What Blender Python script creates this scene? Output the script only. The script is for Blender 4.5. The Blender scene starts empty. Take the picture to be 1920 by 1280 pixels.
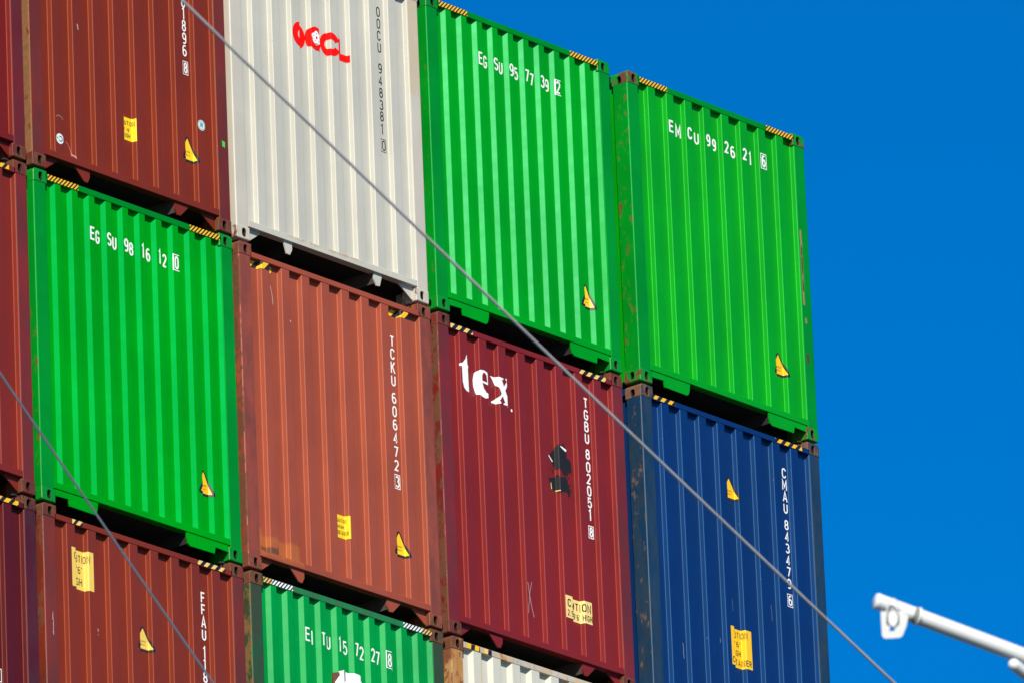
import bpy, bmesh, math, random
from mathutils import Vector, Matrix

# ------------------------------------------------------------------ scene
sc = bpy.context.scene
COL = sc.collection
W, H, L = 2.438, 2.896, 12.192
Z0 = 39.1                                   # sill level of the upper tier above the water
XL = {0: -2.5129, 1: 0.0, 2: 2.5088, 3: 5.0401, 4: 7.7117}
ZB = {1: 0.0, 2: -2.9196, 3: -5.8391}
OFF = {(1, 1): (-0.0023, -0.0018), (1, 2): (-0.0002, -0.0001), (0, 1): (-0.0012, 0.0072), (0, 2): (0.0031, 0.0048),
       (2, 1): (-0.0099, -0.0036), (2, 2): (0.0028, -0.002), (3, 1): (0.0022, -0.0027), (3, 2): (-0.0086, -0.0046),
       (4, 1): (0.0014, 0.0011), (4, 2): (-0.0017, 0.0016), (1, 3): (0.0039, 0.0041), (0, 3): (0.0028, 0.0027),
       (2, 3): (0.007, -0.0011), (3, 3): (0.0079, -0.0007), (4, 3): (0.0, 0.0)}

# ------------------------------------------------------------------ materials
def srgb(r, g, b):
    f = lambda c: (c / 255 / 12.92) if c <= 10 else ((c / 255 + .055) / 1.055) ** 2.4
    return (f(r), f(g), f(b), 1)

class NT:
    """small helper round a node tree"""
    def __init__(s, name):
        s.m = bpy.data.materials.new(name); s.m.use_nodes = True
        s.t = s.m.node_tree; s.b = s.t.nodes['Principled BSDF']; s._tc = None
    def n(s, typ, **kw):
        x = s.t.nodes.new(typ)
        for k, v in kw.items(): setattr(x, k, v)
        return x
    def link(s, a, b): s.t.links.new(a, b)
    def tc(s):
        if s._tc is None: s._tc = s.n('ShaderNodeTexCoord')
        return s._tc.outputs['Object']
    def setin(s, sock, v):
        if hasattr(v, 'default_value') and hasattr(v, 'links'): s.link(v, sock)
        else: sock.default_value = v
    def math(s, op, a, b=0.0, clamp=False):
        x = s.n('ShaderNodeMath', operation=op, use_clamp=clamp)
        s.setin(x.inputs[0], a); s.setin(x.inputs[1], b); return x.outputs[0]
    def step(s, v, a, b):
        x = s.n('ShaderNodeMapRange', interpolation_type='SMOOTHSTEP')
        s.setin(x.inputs['Value'], v); x.inputs['From Min'].default_value = a; x.inputs['From Max'].default_value = b
        return x.outputs['Result']
    def noise(s, scale, detail=4, rough=.55, loc=(0, 0, 0), scl=(1, 1, 1)):
        m = s.n('ShaderNodeMapping'); s.link(s.tc(), m.inputs['Vector'])
        m.inputs['Location'].default_value = loc; m.inputs['Scale'].default_value = scl
        x = s.n('ShaderNodeTexNoise'); s.link(m.outputs[0], x.inputs['Vector'])
        x.inputs['Scale'].default_value = scale; x.inputs['Detail'].default_value = detail; x.inputs['Roughness'].default_value = rough
        return x.outputs['Fac']
    def mix(s, f, a, b, mode='MIX'):
        x = s.n('ShaderNodeMix', data_type='RGBA', blend_type=mode)
        s.setin(x.inputs[0], f); s.setin(x.inputs[6], a); s.setin(x.inputs[7], b); return x.outputs[2]

RUST = (.115, .038, .014, 1)
_seed = [0]
def paint(name, col, rough=.36, rust=0.0, left=None, rustcol=RUST, vary=.16, streak=.14, chips=.0, regions=(), bump=.12,
          spec=.5, tint=None, coat=0.0, grime=None, grime_amt=0.0):
    """weathered container paint: tone variation, run-down streaks, rust patches, chips, dents"""
    _seed[0] += 7.31
    sd = _seed[0]
    k = NT(name); b = k.b
    c = col
    n1 = k.noise(1.1, 5, .6, (sd, sd * 1.7, 0))
    lo = tuple(v * (1 - vary) for v in col[:3]) + (1,)
    hi = tuple(min(1, v * (1 + vary)) for v in col[:3]) + (1,)
    c = k.mix(k.step(n1, .3, .7), lo, hi)
    if streak:
        n2 = k.noise(1.0, 4, .6, (sd, 3, sd), (26, 26, .55))
        f = k.math('MULTIPLY', k.step(n2, .5, .75), streak)
        c = k.mix(f, c, tuple(v * .45 + .012 for v in col[:3]) + (1,))
    if grime:
        n3 = k.noise(3.0, 6, .65, (sd, 1, 5), (2.2, 2.2, .8))
        c = k.mix(k.math('MULTIPLY', k.step(n3, .38, .62), grime_amt), c, grime)
    for (u0, u1, v0, v1, soft, amt, rc, thr) in regions:
        sx = k.n('ShaderNodeSeparateXYZ'); k.link(k.tc(), sx.inputs[0])
        wob = k.math('MULTIPLY', k.math('SUBTRACT', k.noise(7, 5, .65, (sd, 9, u0)), .5), soft * 2.5)
        ux = k.math('ADD', sx.outputs[0], wob); vz = k.math('ADD', sx.outputs[2], wob)
        m = k.math('MULTIPLY', k.step(ux, u0 - soft, u0 + soft), k.math('SUBTRACT', 1, k.step(ux, u1 - soft, u1 + soft)))
        m = k.math('MULTIPLY', m, k.step(vz, v0 - soft, v0 + soft))
        m = k.math('MULTIPLY', m, k.math('SUBTRACT', 1, k.step(vz, v1 - soft, v1 + soft)))
        if thr is not None:
            m = k.math('MULTIPLY', m, k.step(k.noise(16, 6, .7, (sd, u1, 2), (1, 1, .6)), thr - .06, thr + .06))
        c = k.mix(k.math('MULTIPLY', m, amt), c, rc)
    mask = None
    if rust > 0 or (left or 0) > 0:
        nr = k.noise(10.0, 9, .70, (sd, 0, sd * .3), (1, 1, .55))
        th = .74 - .36 * rust
        mask = k.step(nr, th, th + .09) if rust > 0 else None
        if left is not None and left > 0:
            g = k.n('ShaderNodeNewGeometry'); sx = k.n('ShaderNodeSeparateXYZ'); k.link(g.outputs['True Normal'], sx.inputs[0])
            side = k.math('LESS_THAN', sx.outputs[0], -.6)
            tl = .74 - .36 * left
            ml = k.math('MULTIPLY', side, k.step(nr, tl, tl + .09))
            mask = ml if mask is None else k.math('MAXIMUM', mask, ml)
    if chips > 0:
        nc = k.noise(42, 3, .6, (sd, 4, 1), (1, 1, .8)); nb = k.noise(2.3, 3, .5, (1, sd, 2))
        mc = k.math('MULTIPLY', k.step(nc, .70, .735), k.step(nb, .62 - .2 * chips, .68 - .2 * chips))
        mask = mc if mask is None else k.math('MAXIMUM', mask, mc)
    if mask is not None:
        nn = k.noise(30, 5, .7, (sd, 2, 2))
        rc = k.mix(nn, tuple(v * .5 for v in rustcol[:3]) + (1,), tuple(min(1, v * 1.75) for v in rustcol[:3]) + (1,))
        c = k.mix(mask, c, rc)
        r = k.n('ShaderNodeMix', data_type='FLOAT'); k.link(mask, r.inputs[0]); r.inputs[2].default_value = rough; r.inputs[3].default_value = .85
        k.link(r.outputs[0], b.inputs['Roughness'])
    else:
        b.inputs['Roughness'].default_value = rough
    k.link(c, b.inputs['Base Color'])
    b.inputs['Specular IOR Level'].default_value = spec
    if coat: b.inputs['Coat Weight'].default_value = coat; b.inputs['Coat Roughness'].default_value = .27
    if tint: b.inputs['Specular Tint'].default_value = tint
    if bump:
        nb1 = k.noise(1.9, 3, .5, (sd, 8, 8), (1, 1, .8)); nb2 = k.noise(55, 3, .6, (2, sd, 8))
        hgt = k.math('ADD', nb1, k.math('MULTIPLY', nb2, .02))
        bp = k.n('ShaderNodeBump'); bp.inputs['Strength'].default_value = bump; bp.inputs['Distance'].default_value = .06
        k.link(hgt, bp.inputs['Height']); k.link(bp.outputs[0], b.inputs['Normal'])
    return k.m

def plain(name, col, rough=.5, metal=0.0, noise=.12, scale=20):
    k = NT(name)
    n = k.noise(scale, 4, .6, (len(name), 0, 0))
    c = k.mix(n, tuple(v * (1 - noise) for v in col[:3]) + (1,), tuple(min(1, v * (1 + noise)) for v in col[:3]) + (1,))
    k.link(c, k.b.inputs['Base Color']); k.b.inputs['Roughness'].default_value = rough; k.b.inputs['Metallic'].default_value = metal
    return k.m

M_UNDER = plain('tarred_underside', (.012, .011, .010, 1), .9)  # black tar, set darker still to hold the shade beneath each box
M_TUN = plain('grimy_tunnel_steel', (.055, .040, .032, 1), .8, noise=.6, scale=12)  # rusty brown, dulled in colour so the shaded tunnel wall stays dim
M_ROOF = plain('sooty_roof_paint', (.030, .026, .022, 1), .85, noise=.4, scale=3)  # roof colour darkened to keep the gaps between tiers in deep shade
M_HOLE = plain('dark_casting_cavity', (.008, .007, .006, 1), .95)  # near-black colour stands in for the shade inside the casting apertures
M_YEL = plain('hazard_yellow', (.92, .51, .006, 1), .45, noise=.08)
M_PALEYEL = plain('faded_hazard_yellow', (.85, .56, .16, 1), .55, noise=.1)
M_BLK = plain('hazard_black', (.010, .011, .016, 1), .5)
M_WHT = plain('white_lettering', (.88, .88, .86, 1), .5, noise=.05)
M_INK = plain('black_lettering', (.012, .013, .014, 1), .5)
M_FAINT = plain('worn_brown_print', (.30, .17, .012, 1), .5)
M_RED = plain('red_lettering', (.84, .004, .001, 1), .6, noise=.04)
M_RED.node_tree.nodes['Principled BSDF'].inputs['Specular IOR Level'].default_value = .15
M_SCUFF = plain('pale_blue_scuff', (.16, .20, .27, 1), .6, noise=.5, scale=60)
M_LBL_Y = plain('yellow_label', (.92, .60, .008, 1), .42, noise=.06, scale=9)
M_LBL_O = plain('orange_yellow_label', (.90, .52, .005, 1), .42, noise=.06, scale=9)
M_LBL_P = plain('pale_yellow_label', (.80, .55, .10, 1), .5, noise=.08, scale=9)
M_LBL_C = plain('cream_yellow_label', (.86, .64, .22, 1), .5, noise=.08, scale=9)
M_TEAL = plain('teal_print', (.02, .30, .30, 1), .5)
M_PALE = plain('pale_sticker', (.70, .78, .76, 1), .5)
M_GREENDOT = plain('green_marker_tape', (.05, .60, .06, 1), .5)
M_SPRAY = plain('black_spray_paint', (.004, .005, .007, 1), .7, noise=.5, scale=40)
M_SCRATCH = plain('bare_scratch', (.55, .40, .38, 1), .6, noise=.4, scale=60)
M_LOCK = plain('twistlock_steel', (.05, .045, .04, 1), .6, noise=.5, scale=30)
M_RUSTPLATE = plain('rust_brown', (.11, .035, .016, 1), .85, noise=.5, scale=30)

# ------------------------------------------------------------------ mesh helpers
class MB:
    def __init__(s): s.v = []; s.f = []; s.mi = []
    def poly(s, pts, mi=0):
        i = len(s.v); s.v += [tuple(p) for p in pts]; s.f.append(tuple(range(i, i + len(pts)))); s.mi.append(mi)
    def box(s, x0, x1, y0, y1, z0, z1, mi=0):
        i = len(s.v)
        s.v += [(x0, y0, z0), (x1, y0, z0), (x1, y1, z0), (x0, y1, z0), (x0, y0, z1), (x1, y0, z1), (x1, y1, z1), (x0, y1, z1)]
        for f in ((3, 2, 1, 0), (4, 5, 6, 7), (0, 1, 5, 4), (1, 2, 6, 5), (2, 3, 7, 6), (3, 0, 4, 7)):
            s.f.append(tuple(i + q for q in f)); s.mi.append(mi)
    def prism_y(s, pts, y0, y1, mi=0):
        """polygon in (x, z) given counter-clockwise as seen from the front (-y), extruded from y0 to y1"""
        s.poly([(x, y0, z) for x, z in pts], mi)
        s.poly([(x, y1, z) for x, z in reversed(pts)], mi)
        n = len(pts)
        for k in range(n):
            a, b = pts[k], pts[(k + 1) % n]
            s.poly([(a[0], y0, a[1]), (a[0], y1, a[1]), (b[0], y1, b[1]), (b[0], y0, b[1])], mi)
    def rbox_z(s, x0, x1, y0, y1, z0, z1, r=.011, n=4, mi=0, front_only=True):
        """upright bar with rounded front vertical edges"""
        o = []
        for k in range(n + 1):
            a = math.pi + k / n * math.pi / 2
            o.append((x0 + r + r * math.cos(a), y0 + r + r * math.sin(a)))
        for k in range(n + 1):
            a = 1.5 * math.pi + k / n * math.pi / 2
            o.append((x1 - r + r * math.cos(a), y0 + r + r * math.sin(a)))
        o += [(x1, y1), (x0, y1)]
        m = len(o)
        for k in range(m):
            a, b = o[k], o[(k + 1) % m]
            s.poly([(a[0], a[1], z0), (b[0], b[1], z0), (b[0], b[1], z1), (a[0], a[1], z1)], mi)
        s.poly([(x, y, z1) for x, y in o], mi); s.poly([(x, y, z0) for x, y in reversed(o)], mi)
    def rbox_x(s, x0, x1, y0, y1, z0, z1, r=.006, n=3, mi=0):
        """level bar with rounded front edges, running along x"""
        o = []
        for k in range(n + 1):
            a = math.pi / 2 + k / n * math.pi / 2
            o.append((y0 + r + r * math.cos(a), z1 - r + r * math.sin(a)))
        for k in range(n + 1):
            a = math.pi + k / n * math.pi / 2
            o.append((y0 + r + r * math.cos(a), z0 + r + r * math.sin(a)))
        o += [(y1, z0), (y1, z1)]
        m = len(o)
        for k in range(m):
            a, b = o[k], o[(k + 1) % m]
            s.poly([(x0, a[0], a[1]), (x0, b[0], b[1]), (x1, b[0], b[1]), (x1, a[0], a[1])], mi)
        s.poly([(x0, y, z) for y, z in reversed(o)], mi); s.poly([(x1, y, z) for y, z in o], mi)
    def tube(s, pts, r, n=12, mi=0, caps=True):
        rings = []
        pts = [Vector(p) for p in pts]
        for k, p in enumerate(pts):
            d = (pts[min(k + 1, len(pts) - 1)] - pts[max(k - 1, 0)]).normalized()
            up = Vector((0, 0, 1)) if abs(d.z) < .95 else Vector((1, 0, 0))
            a = d.cross(up).normalized(); b = a.cross(d).normalized()
            rr = r[k] if isinstance(r, (list, tuple)) else r
            i = len(s.v)
            s.v += [tuple(p + rr * (math.cos(t * 2 * math.pi / n) * a + math.sin(t * 2 * math.pi / n) * b)) for t in range(n)]
            rings.append(i)
        for i, j in zip(rings[:-1], rings[1:]):
            for t in range(n):
                s.f.append((i + t, j + t, j + (t + 1) % n, i + (t + 1) % n)); s.mi.append(mi)
        if caps:
            s.f.append(tuple(rings[0] + t for t in range(n))); s.mi.append(mi)
            s.f.append(tuple(rings[-1] + n - 1 - t for t in range(n))); s.mi.append(mi)
    def build(s, name, mats, parent=None, smooth=False, loc=None):
        me = bpy.data.meshes.new(name); me.from_pydata(s.v, [], s.f)
        if not isinstance(mats, (list, tuple)): mats = [mats]
        for m in mats: me.materials.append(m)
        me.polygons.foreach_set('material_index', s.mi)
        if smooth: me.polygons.foreach_set('use_smooth', [True] * len(s.f))
        me.update()
        o = bpy.data.objects.new(name, me); COL.objects.link(o)
        if parent: o.parent = parent
        if loc: o.location = loc
        return o

def tag(o, label=None, cat=None, group=None, kind=None):
    if label: o['label'] = label
    if cat: o['category'] = cat
    if group: o['group'] = group
    if kind: o['kind'] = kind
    return o

# ------------------------------------------------------------------ corrugated end wall profile
class Profile:
    def __init__(s, n, pitch, ow, run, d, r=.0095, y0=.004, shift=0.0, seed=0, bow=.0012):
        s.run, s.d = run, d
        c0 = W / 2 - (n - 1) / 2 * pitch + shift
        rn = random.Random(seed)
        p = [(.150, y0 + d)]
        for k in range(n):
            c = c0 + k * pitch + rn.uniform(-bow, bow)
            p += [(c - ow / 2 - run, y0 + d), (c - ow / 2, y0), (c + ow / 2, y0), (c + ow / 2 + run, y0 + d)]
        p += [(2.292 - run, y0 + d), (2.292, y0 + .002), (2.31, y0 + .002)]
        q = [p[0]]
        for a, b, c in zip(p[:-2], p[1:-1], p[2:]):
            A, B, C = Vector(a), Vector(b), Vector(c)
            d1 = (A - B); d2 = (C - B); l1, l2 = d1.length, d2.length; d1.normalize(); d2.normalize()
            turn = math.pi - d1.angle(d2)
            t = min(r * math.tan(turn / 2), .45 * l1, .45 * l2); rr = t / math.tan(turn / 2)
            bis = (d1 + d2).normalized(); cen = B + bis * math.hypot(t, rr)
            s1 = B + d1 * t; s2 = B + d2 * t
            v1 = s1 - cen; v2 = s2 - cen
            N = 5
            for k in range(N + 1):
                f = k / N
                v = (v1 * math.sin((1 - f) * turn) + v2 * math.sin(f * turn)) / math.sin(turn)
                q.append(tuple(cen + v))
        q.append(p[-1])
        s.p = q
        s.S = [0]
        for a, b in zip(q[:-1], q[1:]): s.S.append(s.S[-1] + math.hypot(b[0] - a[0], b[1] - a[1]))
        s.nrm = []
        for k in range(len(q)):
            a = q[max(k - 1, 0)]; b = q[min(k + 1, len(q) - 1)]
            dx, dy = b[0] - a[0], b[1] - a[1]; l = math.hypot(dx, dy)
            s.nrm.append((dy / l, -dx / l))
    def s_of_u(s, u):
        for k in range(len(s.p) - 1):
            if s.p[k][0] <= u <= s.p[k + 1][0]:
                return s.S[k] + (u - s.p[k][0]) / max(1e-9, s.p[k + 1][0] - s.p[k][0]) * (s.S[k + 1] - s.S[k])
        return s.S[0] - (s.p[0][0] - u) if u < s.p[0][0] else s.S[-1] + u - s.p[-1][0]
    def at(s, t, by, off):
        key = s.S if by == 's' else [a[0] for a in s.p]
        k = 0
        while k < len(key) - 2 and key[k + 1] < t: k += 1
        f = (t - key[k]) / (key[k + 1] - key[k])
        a, b = s.p[k], s.p[k + 1]; na, nb = s.nrm[k], s.nrm[k + 1]
        ff = min(max(f, 0), 1)
        return (a[0] + f * (b[0] - a[0]) + off * (na[0] + ff * (nb[0] - na[0])), a[1] + f * (b[1] - a[1]) + off * (na[1] + ff * (nb[1] - na[1])))

PA = Profile(10, .2047, .069, .035, .037)                 # narrow ribs
PA2 = Profile(10, .2047, .070, .028, .037)
def PBn(seed, shift=0.0): return Profile(8, .2515, .102, .011, .0432, shift=-.0035 + shift, seed=seed)
PBS = {(0, 1): PBn(1), (0, 2): PBn(2, -.004), (0, 3): PBn(3), (1, 1): PBn(4, -.001), (1, 3): PBn(5, .002), (2, 1): PBn(6), (2, 2): PBn(7, .002),
       (3, 2): PBn(8, .001), (4, 1): PBn(9), (4, 2): PBn(10, -.007)}   # wide ribs, steep flanks; each box a little different
PD = Profile(8, .2515, .104, .030, .0400)                 # wide ribs, sloping flanks

def decal(name, prof, layers, mats, parent, by='s', origin=(0, 0), off0=.0016, flat_y=None):
    """layers = [(polygon, material index, level)]; polygons in (a, b); wrapped over the ribs of the end wall"""
    V = []; F = []; MI = []
    for poly, mi, lev in layers:
        bm = bmesh.new()
        vs = [bm.verts.new((a + origin[0], 0, b + origin[1])) for a, b in poly]
        try: bm.faces.new(vs)
        except ValueError: bm.free(); continue
        bm.normal_update()
        if flat_y is None:
            lo = min(v.co.x for v in vs); hi = max(v.co.x for v in vs)
            key = prof.S if by == 's' else [q[0] for q in prof.p]
            if len(poly) > 4: bmesh.ops.triangulate(bm, faces=bm.faces[:])
            for t in key:
                if lo + 1e-5 < t < hi - 1e-5:
                    bmesh.ops.bisect_plane(bm, geom=bm.verts[:] + bm.edges[:] + bm.faces[:], plane_co=(t, 0, 0), plane_no=(1, 0, 0), dist=1e-6)
        off = off0 + .0004 * lev
        bm.verts.index_update(); base = len(V)
        for v in bm.verts:
            if flat_y is None:
                x, y = prof.at(v.co.x, by, off); V.append((x, y, v.co.z))
            else: V.append((v.co.x, flat_y - off, v.co.z))
        for f in bm.faces:
            f.normal_update()
            ids = [base + v.index for v in f.verts]
            if f.normal.y > 0: ids.reverse()
            F.append(ids); MI.append(mi)
        bm.free()
    m = MB(); m.v = V; m.f = F; m.mi = MI
    return m.build(name, mats, parent)

# ------------------------------------------------------------------ stroke lettering
def arc(cx, cy, rx, ry, a0, a1, n=9):
    return [(cx + rx * math.cos(math.radians(a0 + (a1 - a0) * k / n)), cy + ry * math.sin(math.radians(a0 + (a1 - a0) * k / n))) for k in range(n + 1)]
O_ = arc(.5, .72, .5, .28, 0, 180) + arc(.5, .28, .5, .28, 180, 360)
def rev(p): return [(1 - x, 1 - y) for x, y in p]
G = {
 '0': [(O_, 1)], 'O': [(O_, 1)],
 '1': [([(.15, .84), (.55, 1), (.55, 0)], 0)],
 '2': [(arc(.5, .73, .5, .27, 165, -25) + [(.02, 0), (1, 0)], 0)],
 '3': [(arc(.47, .76, .45, .24, 155, -80), 0), (arc(.47, .27, .53, .27, 85, -155), 0)],
 '4': [([(1, .27), (.02, .27), (.72, 1), (.72, 0)], 0)],
 '5': [([(.93, 1), (.1, 1), (.06, .53)] + arc(.47, .33, .53, .33, 125, -155, 12), 0)],
 '6': [(arc(.55, .7, .55, .3, 55, 180) + [(0, .3)], 0), (arc(.5, .3, .5, .3, 0, 360, 18), 1)],
 '7': [([(0, 1), (1, 1), (.36, 0)], 0)],
 '8': [(arc(.5, .76, .44, .24, 0, 360, 18), 1), (arc(.5, .27, .5, .27, 0, 360, 18), 1)],
 'A': [([(0, 0), (.5, 1), (1, 0)], 0), ([(.17, .3), (.83, .3)], 0)],
 'B': [([(0, 0), (0, 1)], 0), ([(0, 1)] + arc(.55, .77, .38, .23, 90, -90) + [(0, .54)], 0), ([(0, .54)] + arc(.55, .27, .45, .27, 90, -90) + [(0, 0)], 0)],
 'C': [(arc(.5, .72, .5, .28, 10, 180) + arc(.5, .28, .5, .28, 180, 350), 0)],
 'E': [([(1, 1), (0, 1), (0, 0), (1, 0)], 0), ([(0, .52), (.88, .52)], 0)],
 'F': [([(1, 1), (0, 1), (0, 0)], 0), ([(0, .52), (.85, .52)], 0)],
 'G': [(arc(.5, .72, .5, .28, 15, 180) + arc(.5, .28, .5, .28, 180, 350) + [(1, .46), (.5, .46)], 0)],
 'H': [([(0, 0), (0, 1)], 0), ([(1, 0), (1, 1)], 0), ([(0, .5), (1, .5)], 0)],
 'I': [([(.5, 0), (.5, 1)], 0)],
 'K': [([(0, 0), (0, 1)], 0), ([(1, 1), (.02, .42)], 0), ([(.3, .6), (1, 0)], 0)],
 'M': [([(0, 0), (0, 1), (.5, .3), (1, 1), (1, 0)], 0)],
 'N': [([(0, 0), (0, 1), (1, 0), (1, 1)], 0)],
 'P': [([(0, 0), (0, 1)] + arc(.55, .75, .45, .25, 90, -90) + [(0, .5)], 0)],
 'R': [([(0, 0), (0, 1)] + arc(.55, .75, .45, .25, 90, -90) + [(0, .5)], 0), ([(.45, .5), (1, 0)], 0)],
 'S': [(arc(.5, .75, .5, .25, 25, 240, 10) + arc(.5, .26, .5, .26, 60, -155, 10), 0)],
 'T': [([(0, 1), (1, 1)], 0), ([(.5, 1), (.5, 0)], 0)],
 'U': [([(0, 1)] + arc(.5, .28, .5, .28, 180, 360, 12) + [(1, 1)], 0)],
 'V': [([(0, 1), (.5, 0), (1, 1)], 0)],
 'Y': [([(0, 1), (.5, .5), (1, 1)], 0), ([(.5, .5), (.5, 0)], 0)],
 'm': [([(0, 0), (0, .6)] + arc(.25, .45, .25, .15, 180, 0, 6) + [(.5, 0)], 0), ([(.5, .45)] + arc(.75, .45, .25, .15, 180, 0, 6) + [(1, 0)], 0)],
 "'": [([(.5, 1), (.4, .78)], 0)], '"': [([(.3, 1), (.2, .78)], 0), ([(.75, 1), (.65, .78)], 0)],
 ',': [([(.6, .12), (.4, -.14)], 0)], '-': [([(.1, .5), (.9, .5)], 0)],
}
G['9'] = [(rev(p), c) for p, c in G['6']]

def stroke(pts, t, closed):
    """polyline -> quads of width t with mitred joints"""
    P = [Vector(p) for p in pts]
    if closed and (P[0] - P[-1]).length < 1e-6: P = P[:-1]
    q = [P[0]]
    for p in P[1:]:
        if (p - q[-1]).length > t * .04: q.append(p)
    P = q; n = len(P); Lf = []; Rt = []
    for k in range(n):
        a = P[k - 1] if (k > 0 or closed) else None
        b = P[(k + 1) % n] if (k < n - 1 or closed) else None
        d1 = (P[k] - a).normalized() if a is not None else None
        d2 = (b - P[k]).normalized() if b is not None else None
        if d1 is None: d1 = d2
        if d2 is None: d2 = d1
        n1 = Vector((-d1.y, d1.x)); n2 = Vector((-d2.y, d2.x)); mm = n1 + n2
        if mm.length < .3: mm = n1
        mm.normalize(); kf = 1 / max(.42, mm.dot(n1))
        Lf.append(P[k] + mm * t / 2 * kf); Rt.append(P[k] - mm * t / 2 * kf)
    out = []
    for k in range(n if closed else n - 1):
        j = (k + 1) % n
        out.append([tuple(Rt[k]), tuple(Rt[j]), tuple(Lf[j]), tuple(Lf[k])])
    return out

def glyph(ch, x, y, w, h, t, lev=1, mi=0, slant=0.0):
    out = []
    for si, (pl, cl) in enumerate(G[ch]):
        pts = [(x + t / 2 + px * (w - t) + slant * py * h, y + t / 2 + py * (h - t)) for px, py in pl]
        if ch == 'I' or ch == '1': pts = [(x + w / 2 + (px - .5) * (w - t) + slant * py * h, y + t / 2 + py * (h - t)) for px, py in pl]
        if ch in 'IHTLEFKMNAVY' or ch in '147': # flat cut ends
            pts = [(px, y + (py - y - t / 2) / max(1e-6, h - t) * h if ch in 'IKMNAVYH1' else py) for px, py in pts]
        for q in stroke(pts, t, cl): out.append((q, mi, lev + si))
    return out

def frame(x0, x1, y0, y1, t, lev=1, mi=0):
    return [([(x0, y0), (x1, y0), (x1, y0 + t), (x0, y0 + t)], mi, lev), ([(x0, y1 - t), (x1, y1 - t), (x1, y1), (x0, y1)], mi, lev),
            ([(x0, y0 + t), (x0 + t, y0 + t), (x0 + t, y1 - t), (x0, y1 - t)], mi, lev), ([(x1 - t, y0 + t), (x1, y0 + t), (x1, y1 - t), (x1 - t, y1 - t)], mi, lev)]

def line_of(txt, x, y, h, wf, t, lev, gap=.25, total=None):
    """one line of lettering; narrow glyphs keep narrow"""
    ws = [(.35 if c in "I1',\"" else .5 if c == ' ' else 1.25 if c in 'Mm' else 1.0) * wf * h for c in txt]
    g = gap * wf * h
    if total:
        k = total / (sum(ws) + g * (len(txt) - 1)); ws = [a * k for a in ws]; g *= k
    out = []
    for c, w in zip(txt, ws):
        if c != ' ': out += glyph(c, x, y, w, h, min(t, w * .6), lev)
        x += w + g
    return out

def ellipse(cx, cy, rx, ry, n=28, a0=0, a1=360):
    return [(cx + rx * math.cos(math.radians(a0 + (a1 - a0) * k / n)), cy + ry * math.sin(math.radians(a0 + (a1 - a0) * k / n))) for k in range(n if a1 - a0 == 360 else n + 1)]
def ring(cx, cy, rx, ry, hx, hy, a0=0, a1=360, n=32):
    o = ellipse(cx, cy, rx, ry, n, a0, a1); i = ellipse(cx, cy, hx, hy, n, a0, a1)
    m = len(o); out = []
    for k in range(m if a1 - a0 == 360 else m - 1):
        j = (k + 1) % m; out.append([o[k], o[j], i[j], i[k]])
    return out

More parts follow.
